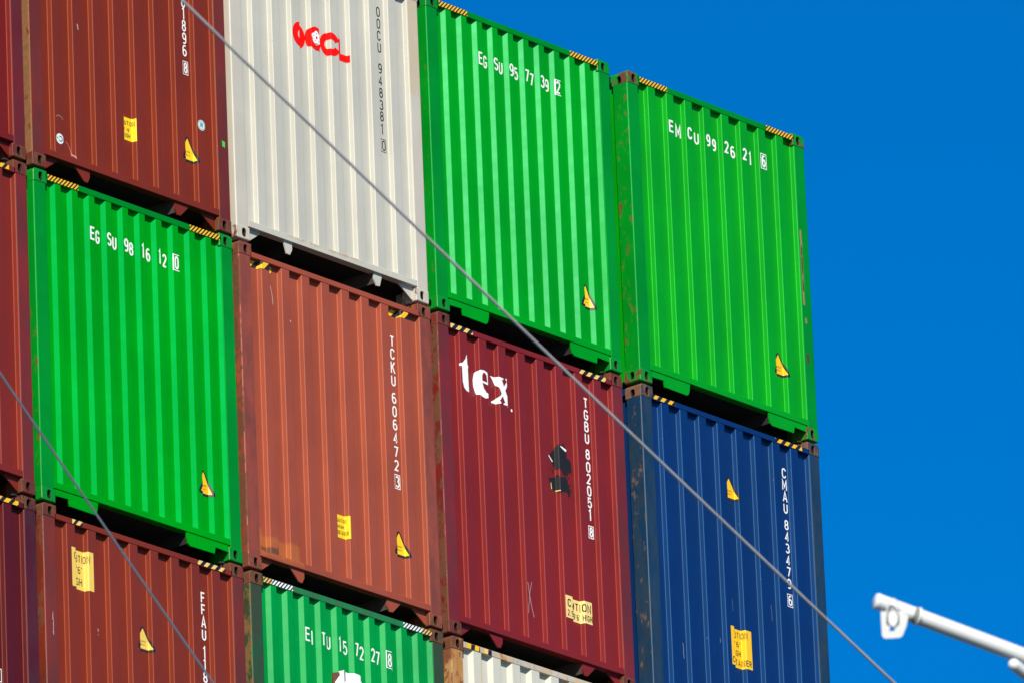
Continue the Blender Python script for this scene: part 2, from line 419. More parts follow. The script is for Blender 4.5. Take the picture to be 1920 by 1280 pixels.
# ------------------------------------------------------------------ container parts
def casting(parent, mat, left, top, rear=False):
    """corner casting with oblong apertures in the end and side faces"""
    w, hh, dp = .166, .118, .178
    r = .034; n = 5
    P = []
    def corner(cx, cz, a0, rr):
        for k in range(n + 1):
            a = math.radians(a0 + 90 * k / n); P.append((cx + rr * math.cos(a), cz + rr * math.sin(a)))
    # outline as a left casting; outer corner on the left, at the top (top casting) or bottom
    rt = r if top else .006; rb = .006 if top else r * .55
    corner(w - .006, .006, 270, .006); corner(w - .006, hh - .006, 0, .006); corner(rt, hh - rt, 90, rt); corner(rb, rb, 180, rb)
    N = len(P)
    def inset(d):
        out = []
        for k in range(N):
            a, b, c = Vector(P[k - 1]), Vector(P[k]), Vector(P[(k + 1) % N])
            d1 = (b - a).normalized(); d2 = (c - b).normalized()
            m = (Vector((-d1.y, d1.x)) + Vector((-d2.y, d2.x))).normalized()
            out.append(tuple(b + m * d))
        return out
    m = MB()
    levels = [(inset(.0090 * (1 - math.sin(math.radians(a)))), .0090 * (1 - math.cos(math.radians(a)))) for a in (0, 30, 60, 90)]
    for (A, ya), (B, yb) in zip(levels[:-1], levels[1:]):
        for k in range(N):
            j = (k + 1) % N
            m.poly([(A[k][0], ya, A[k][1]), (B[k][0], yb, B[k][1]), (B[j][0], yb, B[j][1]), (A[j][0], ya, A[j][1])])
    def holed(outer, hole, put, mid=0):
        bm = bmesh.new()
        for loop in (outer, hole):
            vs = [bm.verts.new((a, b, 0)) for a, b in loop]
            for k in range(len(vs)): bm.edges.new((vs[k], vs[(k + 1) % len(vs)]))
        bmesh.ops.triangle_fill(bm, use_beauty=True, edges=bm.edges[:])
        bm.verts.index_update(); base = len(m.v)
        m.v += [put(v.co.x, v.co.y, 0) for v in bm.verts]
        for f in bm.faces: m.f.append(tuple(base + v.index for v in f.verts)); m.mi.append(mid)
        bm.free()
        k_ = len(hole)
        for k in range(k_):
            a, b = hole[k], hole[(k + 1) % k_]
            m.poly([put(a[0], a[1], 0), put(b[0], b[1], 0), put(b[0], b[1], .014), put(a[0], a[1], .014)], mid)
            m.poly([put(a[0], a[1], .014), put(b[0], b[1], .014), put(b[0], b[1], .12), put(a[0], a[1], .12)], 1)
        m.poly([put(a, b, .12) for a, b in hole], 1)
    def obround(cx, cz, hw, hh_):
        q = []
        for k in range(9): a = math.radians(180 * k / 8); q.append((cx + hw * math.cos(a), cz + hh_ - hw + hw * math.sin(a)))
        for k in range(9): a = math.radians(180 + 180 * k / 8); q.append((cx + hw * math.cos(a), cz - hh_ + hw + hw * math.sin(a)))
        return q
    zc = .056 if top else .060
    holed(levels[0][0], obround(.089, zc, .0265, .0415), lambda a, b, d: (a, d, b))
    # side face (x = 0): between the rounded corners
    z0, z1 = rb, hh - rt
    holed([(.009, z0), (dp, z0), (dp, z1), (.009, z1)], obround(.094, (z0 + z1) / 2 - .003, .0255, .0370), lambda a, b, d: (d, a, b))
    for k in range(N):
        j = (k + 1) % N
        if P[k][0] < 1e-6 and P[j][0] < 1e-6: continue
        m.poly([(P[k][0], .009, P[k][1]), (P[k][0], dp, P[k][1]), (P[j][0], dp, P[j][1]), (P[j][0], .009, P[j][1])])
    m.poly([(a, dp, b) for a, b in P])
    ox, oz = (0 if left else W), (H - hh if top else 0)
    for i, (x, y, z) in enumerate(m.v):
        xx = x if left else W - x
        yy = y if not rear else L - y
        m.v[i] = (xx, yy, z + oz)
    if left == rear: m.f = [tuple(reversed(f)) for f in m.f]
    o = m.build('corner_casting', [mat, M_HOLE], parent)
    bm = bmesh.new(); bm.from_mesh(o.data); bmesh.ops.remove_doubles(bm, verts=bm.verts[:], dist=1e-5)
    bmesh.ops.recalc_face_normals(bm, faces=bm.faces[:]); bm.to_mesh(o.data); bm.free()
    return o

def side_wall(parent, mat, x, sgn):
    m = MB(); y = .215; pts = []
    while y < L - .3:
        pts += [(y, .036), (y + .070, .036), (y + .138, 0), (y + .206, 0)]; y += .275
    pts = [(.176, .036)] + pts + [(L - .176, .036)]
    for a, b in zip(pts[:-1], pts[1:]):
        q = [(x + sgn * a[1], a[0], .16), (x + sgn * b[1], b[0], .16), (x + sgn * b[1], b[0], 2.83), (x + sgn * a[1], a[0], 2.83)]
        m.poly(q if sgn < 0 else q[::-1])
    return m.build('side_wall', mat, parent)

def hazard(parent, u0, u1, v0, v1, y, pitch, slant, mats=None, frac=.55, phase=0.0, prof=None):
    """yellow and black slanted stripes; black backing with yellow bars on it"""
    lay = [([(u0, v0), (u1, v0), (u1, v1), (u0, v1)], 1, 0)]
    hgt = v1 - v0; x = u0 - pitch * 2 - slant * hgt + phase
    while x < u1 + pitch:
        q = [(x, v0), (x + pitch * frac, v0), (x + pitch * frac + slant * hgt, v1), (x + slant * hgt, v1)]
        # clip to the strip
        bm_pts = q
        for side in (0, 1):
            out = []
            for k in range(len(bm_pts)):
                a, b = bm_pts[k], bm_pts[(k + 1) % len(bm_pts)]
                ia = a[0] >= u0 if side == 0 else a[0] <= u1; ib = b[0] >= u0 if side == 0 else b[0] <= u1
                lim = u0 if side == 0 else u1
                if ia: out.append(a)
                if ia != ib:
                    f = (lim - a[0]) / (b[0] - a[0]); out.append((lim, a[1] + f * (b[1] - a[1])))
            bm_pts = out
            if len(bm_pts) < 3: break
        if len(bm_pts) >= 3: lay.append((bm_pts, 0, 2))
        x += pitch
    if prof: return decal('hazard_stripe', prof, lay, mats or [M_YEL, M_BLK], parent, by='u')
    return decal('hazard_stripe', None, lay, mats or [M_YEL, M_BLK], parent, flat_y=y)

def tri_shape(cx, vb, vt, hw, r):
    A = [Vector((cx - hw, vb)), Vector((cx + hw, vb)), Vector((cx, vt))]; out = []
    for k in range(3):
        p, q, s = A[k - 1], A[k], A[(k + 1) % 3]
        d1 = (p - q).normalized(); d2 = (s - q).normalized(); ang = d1.angle(d2); t = r / math.tan(ang / 2)
        c = q + (d1 + d2).normalized() * r / math.sin(ang / 2)
        v1 = q + d1 * t - c; v2 = q + d2 * t - c; turn = math.pi - ang
        for i in range(6):
            f = i / 5; out.append(tuple(c + (v1 * math.sin((1 - f) * turn) + v2 * math.sin(f * turn)) / math.sin(turn)))
    return out

def warning_triangle(parent, prof, uc, vb, vt, yel, hs=.135):
    """yellow triangle with a black border, stuck over a rib (arc-length mapped)"""
    s0 = prof.s_of_u(uc); h = vt - vb
    t = decal('warning_triangle', prof, [(tri_shape(0, 0, h * 1.07, hs, .020), 0, 0)], [M_BLK], parent, origin=(s0, vb))
    decal('triangle_face', prof, [(tri_shape(0, .021, h * .93, hs - .039, .004), 0, 2)], [yel], t, origin=(s0, vb))
    lay = line_of('SUPER', -.030, h * .36, .015, .62, .0026, 5, total=.060) + line_of('HEAVY', -.030, h * .23, .015, .62, .0026, 5, total=.060)
    decal('lettering', prof, lay, [M_FAINT], t, origin=(s0, vb))

def container(key, label, prof, kind, panel, post, cast, rail=None, sill=None, sidem=None, haz=None, haz_mats=None, bracket=(.53, .715), group='stacked shipping containers'):
    c, r = key
    root = bpy.data.objects.new('shipping_container', None); COL.objects.link(root)
    root.empty_display_size = .5
    root.location = (XL[c] + OFF[key][0], 0, Z0 + ZB[r] + OFF[key][1])
    tag(root, label, 'shipping container', group)
    rail = rail or panel; sill = sill or panel; sidem = sidem or panel
    rb, rt = (2.819, 2.873) if kind in ('tab', 'tabw') else (2.778, 2.827)
    sb, st = .128, .186
    # end wall sheet
    m = MB(); p = prof.p
    for a, b in zip(p[:-1], p[1:]):
        m.poly([(a[0], a[1], st - .012), (b[0], b[1], st - .012), (b[0], b[1], rb + .012), (a[0], a[1], rb + .012)])
    m.build('end_wall', panel, root)
    # corner posts
    for left in (1, 0):
        for rear in (0, 1):
            m = MB(); x0, x1 = (.002, .153) if left else (2.292, W - .002)
            if not rear: m.rbox_z(x0, x1, .003, .165, .112, H - .112, r=.013, n=6)
            else: m.box(x0, x1, L - .165, L - .003, .112, H - .112)
            m.build('corner_post', post, root)
            for top in (1, 0): casting(root, cast, bool(left), bool(top), bool(rear))
    # header and sill of the end frame
    m = MB(); m.rbox_x(.150, 2.290, 0.0, .075, rb, rt, .005, 3); m.build('top_rail', rail, root)
    m = MB(); m.rbox_x(.150, 2.290, 0.0, .075, sb, st, .005, 3); sl = m.build('bottom_rail', sill, root)
    if kind in ('tab', 'tabw'):
        for mir in (0, 1):
            pts = [(.166, .126), (.166, .068), (.328, .074), (.340, .016), (.640, .012), (.662, .030), (.676, .070), (.684, .126)]
            if mir: pts = [(W - x, z) for x, z in reversed(pts)]
            m = MB(); m.prism_y(pts, .007, .020); m.build('sill_plate', sill, root)
            x = .662 if not mir else W - .662
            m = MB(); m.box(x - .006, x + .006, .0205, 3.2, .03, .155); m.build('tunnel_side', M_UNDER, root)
    else:
        b0, b1 = bracket
        for mir in (0, 1):
            g = [(.160, .128), (.160, .014), (.185, .014), (.338, .118), (.338, .128)]
            br = [(b0, .128), (b1 - .072, .020), (b1 - .030, .016), (b1, .066), (b1, .128)]
            if mir: g = [(W - x, z) for x, z in reversed(g)]; br = [(W - x + .032, z) for x, z in reversed(br)]
            m = MB(); m.prism_y(g, .042, .054); m.build('gusset_plate', sill, root)
            m = MB(); m.prism_y(br, .022, .034); k = m.build('tunnel_bracket', sill, root)
            x = b1 - .006 if not mir else W - b1 + .032 + .006
            m = MB(); m.prism_x = None
            z0 = .030
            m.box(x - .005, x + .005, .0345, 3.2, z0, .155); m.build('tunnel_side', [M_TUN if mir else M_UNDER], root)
    # side walls, rails, roof, floor, rear
    side_wall(root, sidem, .016, 1); side_wall(root, sidem, W - .016, -1)
    for x0, x1 in ((.004, .060), (W - .060, W - .004)):
        m = MB(); m.box(x0, x1, .170, L - .170, 2.825, 2.885); m.build('top_side_rail', sidem, root)
        m = MB(); m.box(x0, x1, .170, L - .170, .030, .165); m.build('bottom_side_rail', sidem, root)
    m = MB(); m.box(.062, W - .062, .077, L - .05, rt - .030, rt - .006); m.build('roof', M_ROOF, root)
    m = MB(); m.box(.062, W - .062, .077, L - .05, .150, .175)
    for k in range(14):
        y = .32 + k * .3
        m.box(.062, .640, y, y + .05, .035, .149); m.box(W - .640, W - .062, y, y + .05, .035, .149)
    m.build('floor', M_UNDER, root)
    m = MB(); m.box(.155, W - .155, L - .06, L - .02, .05, 2.85); m.build('rear_wall', sidem, root)
    if haz:
        for args in haz:
            hazard(root, *args[:2], args[2] if args[2] else rb + .002, args[3] if args[3] else rt - .002, 0.0, args[4], args[5], haz_mats, *(args[6:]))
    return root

# ------------------------------------------------------------------ paints
def brown_set(nm, col, rc=.30, lr=.45, pr=.12, lrc=RUST, **kw):
    kw.setdefault('tint', (1, .56, .44, 1)); kw.setdefault('rough', .54); kw.setdefault('spec', .60); kw.setdefault('coat', .22); kw.setdefault('vary', .09); kw.setdefault('chips', .25)
    pc = tuple(v * .92 + .004 for v in col[:3]) + (1,)
    return (paint(nm + '_panel_paint', col, **kw), paint(nm + '_post_paint', pc, rust=pr, left=lr, chips=.4, rustcol=lrc, grime=(.06, .03, .022, 1), grime_amt=.35),
            paint(nm + '_casting_paint', pc, rust=.75, left=rc + .55, rough=.6, grime=(.05, .028, .018, 1), grime_amt=.6))

GREEN = (0.0000, 0.3031, 0.0000, 1)
C_A = (0.1824, 0.0173, 0.0016, 1)      # brown top left
C_TCKU = (.315, .062, .027, 1)
C_TEX = (0.1936, 0.0106, 0.0086, 1)
C_FF = (0.1897, 0.0198, 0.0044, 1)
C_01 = (0.148, 0.004, 0.0016, 1); C_02 = (0.188, 0.0136, 0.0048, 1); C_03 = (0.08, 0.0008, 0.0032, 1)
C_BLUE = (0.0, 0.0156, 0.105, 1)
C_WHT = (0.5030, 0.4913, 0.4189, 1)
C_ITU = (0.0, 0.2665, 0.041, 1)
C_WR = (0.56, 0.5508, 0.4687, 1)

pA = brown_set('oxide_brown', C_A, lr=1.05, lrc=(.20, .088, .030, 1))
pA_left = None
p01 = brown_set('deep_red', C_01); p02 = brown_set('brick_red', C_02, pr=.2); p03 = brown_set('maroon_dark', C_03)
ORANGE = (.41, .112, .026, 1)
pT = brown_set('terracotta', C_TCKU, lr=.85, spec=.50, tint=(1, .72, .62, 1), regions=[(.165, .225, .15, .40, .018, .85, ORANGE, .38), (.16, .69, .15, .330, .022, .85, ORANGE, .36), (.20, .42, .18, .24, .012, .75, (.07, .035, .02, 1), .42)], chips=.25)
pX = brown_set('maroon', C_TEX, lr=.9, chips=.4, spec=.5, tint=(1, .54, .56, 1))
pF = brown_set('rust_red', C_FF, lr=.6, chips=.3)
GP = (0.0, 0.2378, 0.0132, 1)
def green_set(nm, rough, rustc, lr=.1, regions=(), chips=.1, tint=(.2, 1, .5, 1), spec=.5, coat=0.0):
    return (paint(nm + '_panel_paint', GREEN, rough, vary=.10, streak=.10, chips=chips, tint=tint, spec=spec, coat=coat),
            paint(nm + '_post_paint', GP, .40, vary=.14, streak=.10, left=lr, chips=.3, regions=regions, tint=(.3, 1, .6, 1)),
            paint(nm + '_casting_paint', GP, .45, rust=rustc, left=rustc + .15, chips=.5),
            paint(nm + '_rail_paint', (.0, .222, .008, 1), .40, vary=.12, streak=.08, tint=(.2, 1, .5, 1)))
TAN = (.38, .22, .12, 1); DKR = (.075, .024, .012, 1)
g12 = green_set('green_a', .36, .25, regions=[(-.02, .0075, .3, 1.75, .003, .9, (.16, .06, .02, 1), .60)], tint=(.0, .85, .80, 1), spec=.24); g31 = green_set('green_b', .33, .3, regions=[(-.02, .0075, .2, 2.4, .003, .9, (.16, .07, .02, 1), .63)], tint=(.30, .95, .80, 1), spec=.42)
g41 = green_set('green_c', .50, .68, lr=.46, spec=.75, coat=.2, chips=.2, tint=(.17, 1, .42, 1), regions=[(-.02, .0075, .3, 2.75, .003, .75, (.20, .085, .03, 1), .63), (2.315, 2.335, 1.27, 1.98, .010, .95, TAN, None), (2.318, 2.336, 1.40, 1.84, .006, .9, DKR, .44), (2.33, 2.36, .72, .82, .012, .9, DKR, None), (2.33, 2.35, 1.10, 1.15, .01, .8, TAN, None)])
pW = (paint('off_white_panel_paint', C_WHT, .40, vary=.05, streak=.14, chips=.08),
      paint('off_white_post_paint', (.53, .49, .41, 1), .42, vary=.06, streak=.16, chips=.25, regions=[(2.29, 2.44, 1.9, 2.9, .03, .45, (.55, .40, .20, 1), .40)]),
      paint('off_white_casting_paint', (.52, .475, .39, 1), .5, rust=.22, left=.75, chips=.4),
      paint('off_white_sill_paint', (.525, .51, .43, 1), .45, vary=.06, streak=.12, rust=.02, regions=[(.6, 1.6, .17, .24, .03, .8, (.45, .25, .10, 1), .48)]))
pB = (paint('navy_panel_paint', C_BLUE, .58, tint=(.18, .62, 1, 1), spec=1.0, coat=.20, vary=.10, streak=.10, chips=.55, rustcol=(.10, .11, .13, 1)),
      paint('navy_post_paint', (.004, .034, .085, 1), .45, rust=.10, left=.52, chips=.9, rustcol=(.115, .068, .042, 1), grime=(.03, .045, .06, 1), grime_amt=.6),
      paint('navy_casting_paint', (.045, .050, .060, 1), .55, rust=.70, left=1.1, rustcol=(.15, .068, .035, 1)))
pI = (paint('sea_green_panel_paint', C_ITU, .38, tint=(.45, 1, .75, 1), spec=.30, vary=.12, streak=.22, chips=.3),
      paint('sea_green_post_paint', (.010, .070, .022, 1), .5, rust=.25, left=.85, chips=.5, rustcol=(.15, .085, .022, 1), grime=(.05, .04, .02, 1), grime_amt=.7),
      paint('sea_green_casting_paint', (.06, .05, .03, 1), .55, rust=.95, left=.9),
      paint('sea_green_rail_paint', (.006, .215, .06, 1), .45, rust=.18, streak=.3, grime=(.06, .07, .02, 1), grime_amt=.5))
pR = (paint('chalk_white_panel_paint', C_WR, .55, spec=.2, vary=.06, streak=.12, chips=.2, regions=[(.38, .44, 2.3, 2.80, .02, .5, (.60, .36, .10, 1), .42)]),
      paint('chalk_white_post_paint', (.43, .185, .035, 1), .55, rust=.62, left=1.05, chips=.8, rustcol=(.17, .052, .016, 1), grime=(.46, .32, .15, 1), grime_amt=.45, streak=.8),
      paint('chalk_white_casting_paint', (.28, .10, .035, 1), .6, rust=.85, left=1.0),
      paint('chalk_white_rail_paint', (.49, .47, .42, 1), .5, rust=.50, rustcol=(.36, .15, .035, 1), streak=.5, chips=.5, grime=(.58, .38, .17, 1), grime_amt=.65))

# ------------------------------------------------------------------ containers
HZ_EG = [(.172, .541, 0, 0, .0405, 1.0, .52), (1.905, 2.276, 0, 0, .0405, 1.0, .52)]
boxes = {}
def add(key, *a, **k): boxes[key] = container(key, *a, **k)

add((0, 1), 'deep red container cut off by the left picture edge, uppermost of its column', PBS[0, 1], 'c', *p01)
add((0, 2), 'brick red container at the left edge beside the green one numbered 98 16 12', PBS[0, 2], 'c', *p02)
add((0, 3), 'dark maroon container in the bottom left corner, lowest of the left edge column', PBS[0, 3], 'c', *p03)
add((1, 1), 'brown container with round R sticker and yellow CAUTION label, above a green container', PBS[1, 1], 'c', *pA)
add((1, 2), 'bright green container numbered 98 16 12, between two brown ones', PA2, 'tab', *g12[:3], rail=g12[3], haz=HZ_EG)
add((1, 3), 'red brown container with a pale CAUTION label high on its left', PBS[1, 3], 'c', *pF)
add((2, 1), 'off white container with a red logo and black vertical number', PBS[2, 1], 'c', *pW[:3], sill=pW[3], bracket=(.608, .716))
add((2, 2), 'terracotta container with an orange repair patch at its lower left', PBS[2, 2], 'c', *pT)
add((2, 3), 'sea green container numbered 15 72 27 with a rusty top rail', PA, 'tab', *pI[:3], rail=pI[3])
add((3, 1), 'bright green container numbered 95 77 39 with pale mint ribs', PA, 'tab', *g31[:3], rail=g31[3], haz=HZ_EG)
add((3, 2), 'maroon container with big white lettering and black spray paint patches', PBS[3, 2], 'c', *pX)
add((3, 3), 'dirty white container with rust stained orange posts at the bottom edge', PD, 'tab', *pR[:3], rail=pR[3])
add((4, 1), 'green container numbered 99 26 21, top right against the sky', PBS[4, 1], 'tab', *g41[:3], rail=g41[3], haz=HZ_EG)
add((4, 2), 'navy blue container with rusty left post, at the right end below a green one', PBS[4, 2], 'c', *pB)

# hazard stripes of the other boxes
hazard(boxes[4, 2], .170, .462, 2.784, 2.822, 0.0, .100, 1.0, None, .50, .025)
hazard(boxes[4, 2], 1.822, 2.190, 2.784, 2.822, 0.0, .100, 1.0, None, .50, .060)
hazard(boxes[3, 2], .168, .458, 2.782, 2.824, 0.0, .098, 1.0, [M_PALEYEL, M_BLK], .48, .01)
hazard(boxes[3, 2], 1.858, 2.208, 2.782, 2.824, 0.0, .098, 1.0, [M_PALEYEL, M_BLK], .48, .03)
hazard(boxes[1, 3], .350, .476, 2.784, 2.824, 0.0, .080, .9, [M_PALEYEL, M_BLK], .55, .0)
hazard(boxes[1, 3], 1.870, 2.210, 2.784, 2.824, 0.0, .090, 1.0, [M_PALEYEL, M_BLK], .50, .02)
hazard(boxes[0, 3], 1.75, 2.225, 2.784, 2.824, 0.0, .105, 1.0, None, .55, .02)
hazard(boxes[0, 2], 2.08, 2.215, 2.784, 2.824, 0.0, .085, 1.0, None, .55, .04)
hazard(boxes[2, 2], .157, .452, 2.712, 2.772, 0.0, .125, 1.0, None, .50, .03, PBS[2, 2])
hazard(boxes[2, 2], 1.905, 2.165, 2.712, 2.772, 0.0, .125, 1.0, None, .50, .06, PBS[2, 2])
hazard(boxes[2, 3], .168, .275, 2.823, 2.868, 0.0, .040, 1.0, [M_PALEYEL, M_RUSTPLATE], .45)
hazard(boxes[2, 3], .278, .533, 2.823, 2.868, 0.0, .040, 1.0, [M_WHT, M_BLK], .55)
hazard(boxes[2, 3], 1.921, 2.165, 2.823, 2.868, 0.0, .040, 1.0, [M_WHT, M_BLK], .55)
hazard(boxes[2, 3], 2.168, 2.284, 2.823, 2.868, 0.0, .040, 1.0, [M_PALEYEL, M_RUSTPLATE], .45)
hazard(boxes[3, 3], .205, .372, 2.823, 2.869, 0.0, .104, .15, None, .52)
hazard(boxes[3, 3], .425, .523, 2.823, 2.869, 0.0, .104, .15, [M_PALEYEL, M_BLK], .52)
m = MB()                                    # stripes on the side rail seen through the gap
for k in range(8): m.poly([(.0035, .19 + k * .05, 2.828), (.0035, .19 + k * .05, 2.882), (.0035, .215 + k * .05, 2.882), (.0035, .215 + k * .05, 2.828)], k % 2)
m.build('hazard_stripe', [M_BLK, M_YEL], boxes[4, 1])

# ------------------------------------------------------------------ container numbers
def row_number(key, prof, slots, v0, h, t, box, mat=M_WHT):
    lay = []
    for ch, u0, u1 in slots: lay += glyph(ch, u0, v0, u1 - u0, h, t)
    if box: lay += frame(*box)
    decal('container_number', prof, lay, [mat], boxes[key], by='u')

def col_number(key, prof, chars, u0, u1, box, h, t, mat=M_WHT, slant=0.0, digit=None, bt=.008):
    lay = []
    for ch, vb in chars:
        w = u1 - u0; x = u0
        if ch in 'MA': x -= .004; w += .008
        lay += glyph(ch, x, vb, w, h, t, slant=slant)
    if box:
        lay += frame(*box, bt)
        if digit: lay += glyph(digit, box[0] + .014, box[2] + .014, box[1] - box[0] - .024, box[3] - box[2] - .026, t)
    decal('container_number', prof, lay, [mat], boxes[key], by='u')

row_number((3, 1), PA, [('E', .676, .733), ('G', .777, .827), ('S', .878, .934), ('U', .982, .1 + .934), ('9', 1.084, 1.138), ('5', 1.185, 1.238), ('7', 1.288, 1.343),
                        ('7', 1.392, 1.445), ('3', 1.494, 1.548), ('9', 1.594, 1.646), ('2', 1.702, 1.757)], 2.418, .118, .0155, (1.690, 1.800, 2.402, 2.548, .008))
row_number((1, 2), PA2, [('E', .676, .735), ('G', .777, .829), ('S', .882, .936), ('U', .983, 1.035), ('9', 1.088, 1.142), ('8', 1.187, 1.240), ('1', 1.300, 1.342),
                        ('6', 1.394, 1.447), ('1', 1.508, 1.545), ('2', 1.594, 1.648), ('0', 1.708, 1.758)], 2.428, .118, .0165, (1.692, 1.800, 2.414, 2.560, .008))
row_number((2, 3), PA, [('E', .676, .738), ('I', .782, .818), ('T', .878, .932), ('U', .976, 1.030), ('1', 1.092, 1.128), ('5', 1.186, 1.240), ('7', 1.298, 1.343),
                        ('2', 1.394, 1.448), ('2', 1.500, 1.550), ('7', 1.596, 1.650), ('8', 1.712, 1.760)], 2.425, .122, .0145, (1.694, 1.806, 2.412, 2.568, .007))
row_number((4, 1), PBS[4, 1], [('E', .553, .619), ('M', .690, .764), ('C', .806, .868), ('U', .945, 1.011), ('9', 1.062, 1.118), ('9', 1.192, 1.246), ('2', 1.312, 1.370),
                        ('6', 1.445, 1.508), ('2', 1.563, 1.621), ('1', 1.696, 1.740), ('6', 1.826, 1.880)], 2.455, .115, .0175, (1.811, 1.893, 2.438, 2.584, .008))
BX = (1.940, 2.008)
col_number((2, 2), PBS[2, 2], zip('TCKU606472', (2.436, 2.324, 2.202, 2.084, 1.926, 1.806, 1.686, 1.566, 1.443, 1.321)), 1.943, 1.999, (1.936, 2.010, 1.158, 1.290), .100, .0140, digit='3')
col_number((3, 2), PBS[3, 2], zip('TGBU802051', (2.498, 2.390, 2.282, 2.174, 2.028, 1.912, 1.804, 1.693, 1.585, 1.472)), 1.947, 2.004, (1.942, 2.012, 1.306, 1.424), .098, .0150, digit='8')
col_number((4, 2), PBS[4, 2], zip('CMAU843479', (2.492, 2.382, 2.272, 2.162, 2.008, 1.898, 1.790, 1.678, 1.570, 1.461)), 1.950, 2.006, (1.942, 2.014, 1.290, 1.412), .094, .0135, digit='6', bt=.006)
col_number((2, 1), PBS[2, 1], zip('OOCU948381', (2.528, 2.418, 2.308, 2.198, 2.006, 1.893, 1.782, 1.670, 1.566, 1.446)), 1.940, 1.986, (1.938, 2.006, 1.284, 1.404), .092, .0105, mat=M_INK, digit='0', bt=.004)
col_number((1, 3), PBS[1, 3], zip('FFAU118', (2.476, 2.371, 2.264, 2.152, 1.996, 1.889, 1.782)), 1.945, 1.997, None, .098, .0140)
col_number((1, 1), PBS[1, 1], zip('61896', (1.932, 1.826, 1.716, 1.602, 1.490)), 1.940, 1.990, (1.936, 2.002, 1.325, 1.448), .104, .0130, digit='8', bt=.006)
decal('number_frame', PBS[0, 3], frame(1.945, 2.022, 1.237, 1.352, .008), [M_WHT], boxes[0, 3], by='u')

# ------------------------------------------------------------------ logos
lay = []
lay += [(q, 0, 1) for q in ring(.898, 2.066, .103, .113, .034, .042)]
lay += [(q, 0, 2) for q in ring(1.100, 2.080, .102, .108, .052, .060)]
lay += [(q, 0, 1) for q in ring(1.297, 2.086, .106, .106, .046, .044, 25, 335)]
lay += [([(1.388, 2.183), (1.388, 1.986), (1.540, 1.986), (1.540, 2.050), (1.452, 2.050), (1.452, 2.183)], 0, 1)]
for k in range(5):
    a = math.radians(90 + 72 * k); lay.append((ellipse(1.100 + .034 * math.cos(a), 2.088 + .036 * math.sin(a), .026, .028, 14), 1, 4 + k))
lay.append((ellipse(1.100, 2.088, .024, .026, 14), 1, 9)); lay.append((ellipse(1.100, 2.088, .012, .013, 12), 0, 11))
for k in range(5):
    a = math.radians(90 + 72 * k); lay.append((ellipse(1.100 + .038 * math.cos(a), 2.088 + .040 * math.sin(a), .0045, .0045, 8), 2, 12))
decal('logo', PBS[2, 1], lay, [M_RED, M_WHT, M_INK], boxes[2, 1], by='u')

lay = [([(.370, 2.590), (.352, 2.545), (.315, 2.503), (.282, 2.488), (.282, 2.468), (.303, 2.466), (.306, 2.330), (.322, 2.278), (.352, 2.254), (.392, 2.249), (.392, 2.272), (.381, 2.290), (.378, 2.466), (.392, 2.466), (.392, 2.492), (.375, 2.493)], 0, 1),
       ([(.565, 2.446), (.575, 2.470), (.588, 2.478), (.606, 2.476), (.622, 2.460), (.628, 2.395), (.563, 2.400), (.563, 2.382), (.650, 2.373), (.648, 2.450), (.630, 2.490), (.590, 2.500), (.545, 2.494), (.505, 2.462), (.486, 2.400), (.490, 2.340), (.512, 2.288), (.550, 2.254), (.598, 2.245), (.650, 2.262), (.650, 2.292), (.610, 2.305), (.580, 2.335), (.563, 2.384)], 0, 1),
       ([(.716, 2.492), (.842, 2.488), (.842, 2.474), (.822, 2.470), (.846, 2.412), (.885, 2.466), (.868, 2.484), (.868, 2.492), (.896, 2.492), (.896, 2.440), (.862, 2.380), (.896, 2.310), (.898, 2.246), (.832, 2.247), (.832, 2.258), (.855, 2.264), (.826, 2.322), (.785, 2.270), (.802, 2.262), (.802, 2.248), (.716, 2.246), (.720, 2.260), (.768, 2.284), (.812, 2.338), (.776, 2.420), (.742, 2.466)], 0, 1),
       (ellipse(.894, 2.236, .010, .012, 10), 0, 1), (ellipse(.985, 2.240, .011, .014, 10), 0, 1)]
decal('logo', PBS[3, 2], lay, [M_WHT], boxes[3, 2], by='u')

lay = [([(1.00, 1.90), (1.44, 1.90), (1.44, 2.18), (1.40, 2.236), (1.34, 2.268), (1.225, 2.272), (1.150, 2.270), (1.085, 2.245), (1.050, 2.19), (1.02, 2.11)], 0, 1),
       ([(1.025, 2.06), (1.055, 2.06), (1.060, 2.15), (1.090, 2.215), (1.085, 2.236), (1.040, 2.232), (1.030, 2.17)], 1, 3),
       ([(1.190, 2.285), (1.205, 2.285), (1.204, 2.20), (1.193, 2.18)], 1, 3), ([(1.200, 2.15), (1.212, 2.13), (1.216, 2.10), (1.206, 2.12)], 2, 3)]
decal('logo', PA, lay, [M_WHT, M_RUSTPLATE, M_INK], boxes[2, 3], by='u')

# ------------------------------------------------------------------ stickers
warning_triangle(boxes[1, 1], PBS[1, 1], 1.962, .540, .768, M_LBL_Y, .150)
warning_triangle(boxes[2, 2], PBS[2, 2], 1.966, .550, .782, M_LBL_Y, .150)
warning_triangle(boxes[1, 3], PBS[1, 3], 1.218, 1.888, 2.106, M_LBL_P, .150)
warning_triangle(boxes[4, 2], PBS[4, 2], 1.204, 2.104, 2.322, M_LBL_O, .150)
warning_triangle(boxes[4, 1], PBS[4, 1], 1.972, .526, .748, M_LBL_O, .150)
warning_triangle(boxes[1, 2], PA2, 2.022, .512, .742, M_LBL_O, .130)
warning_triangle(boxes[3, 1], PA, 2.022, .504, .736, M_LBL_Y, .130)

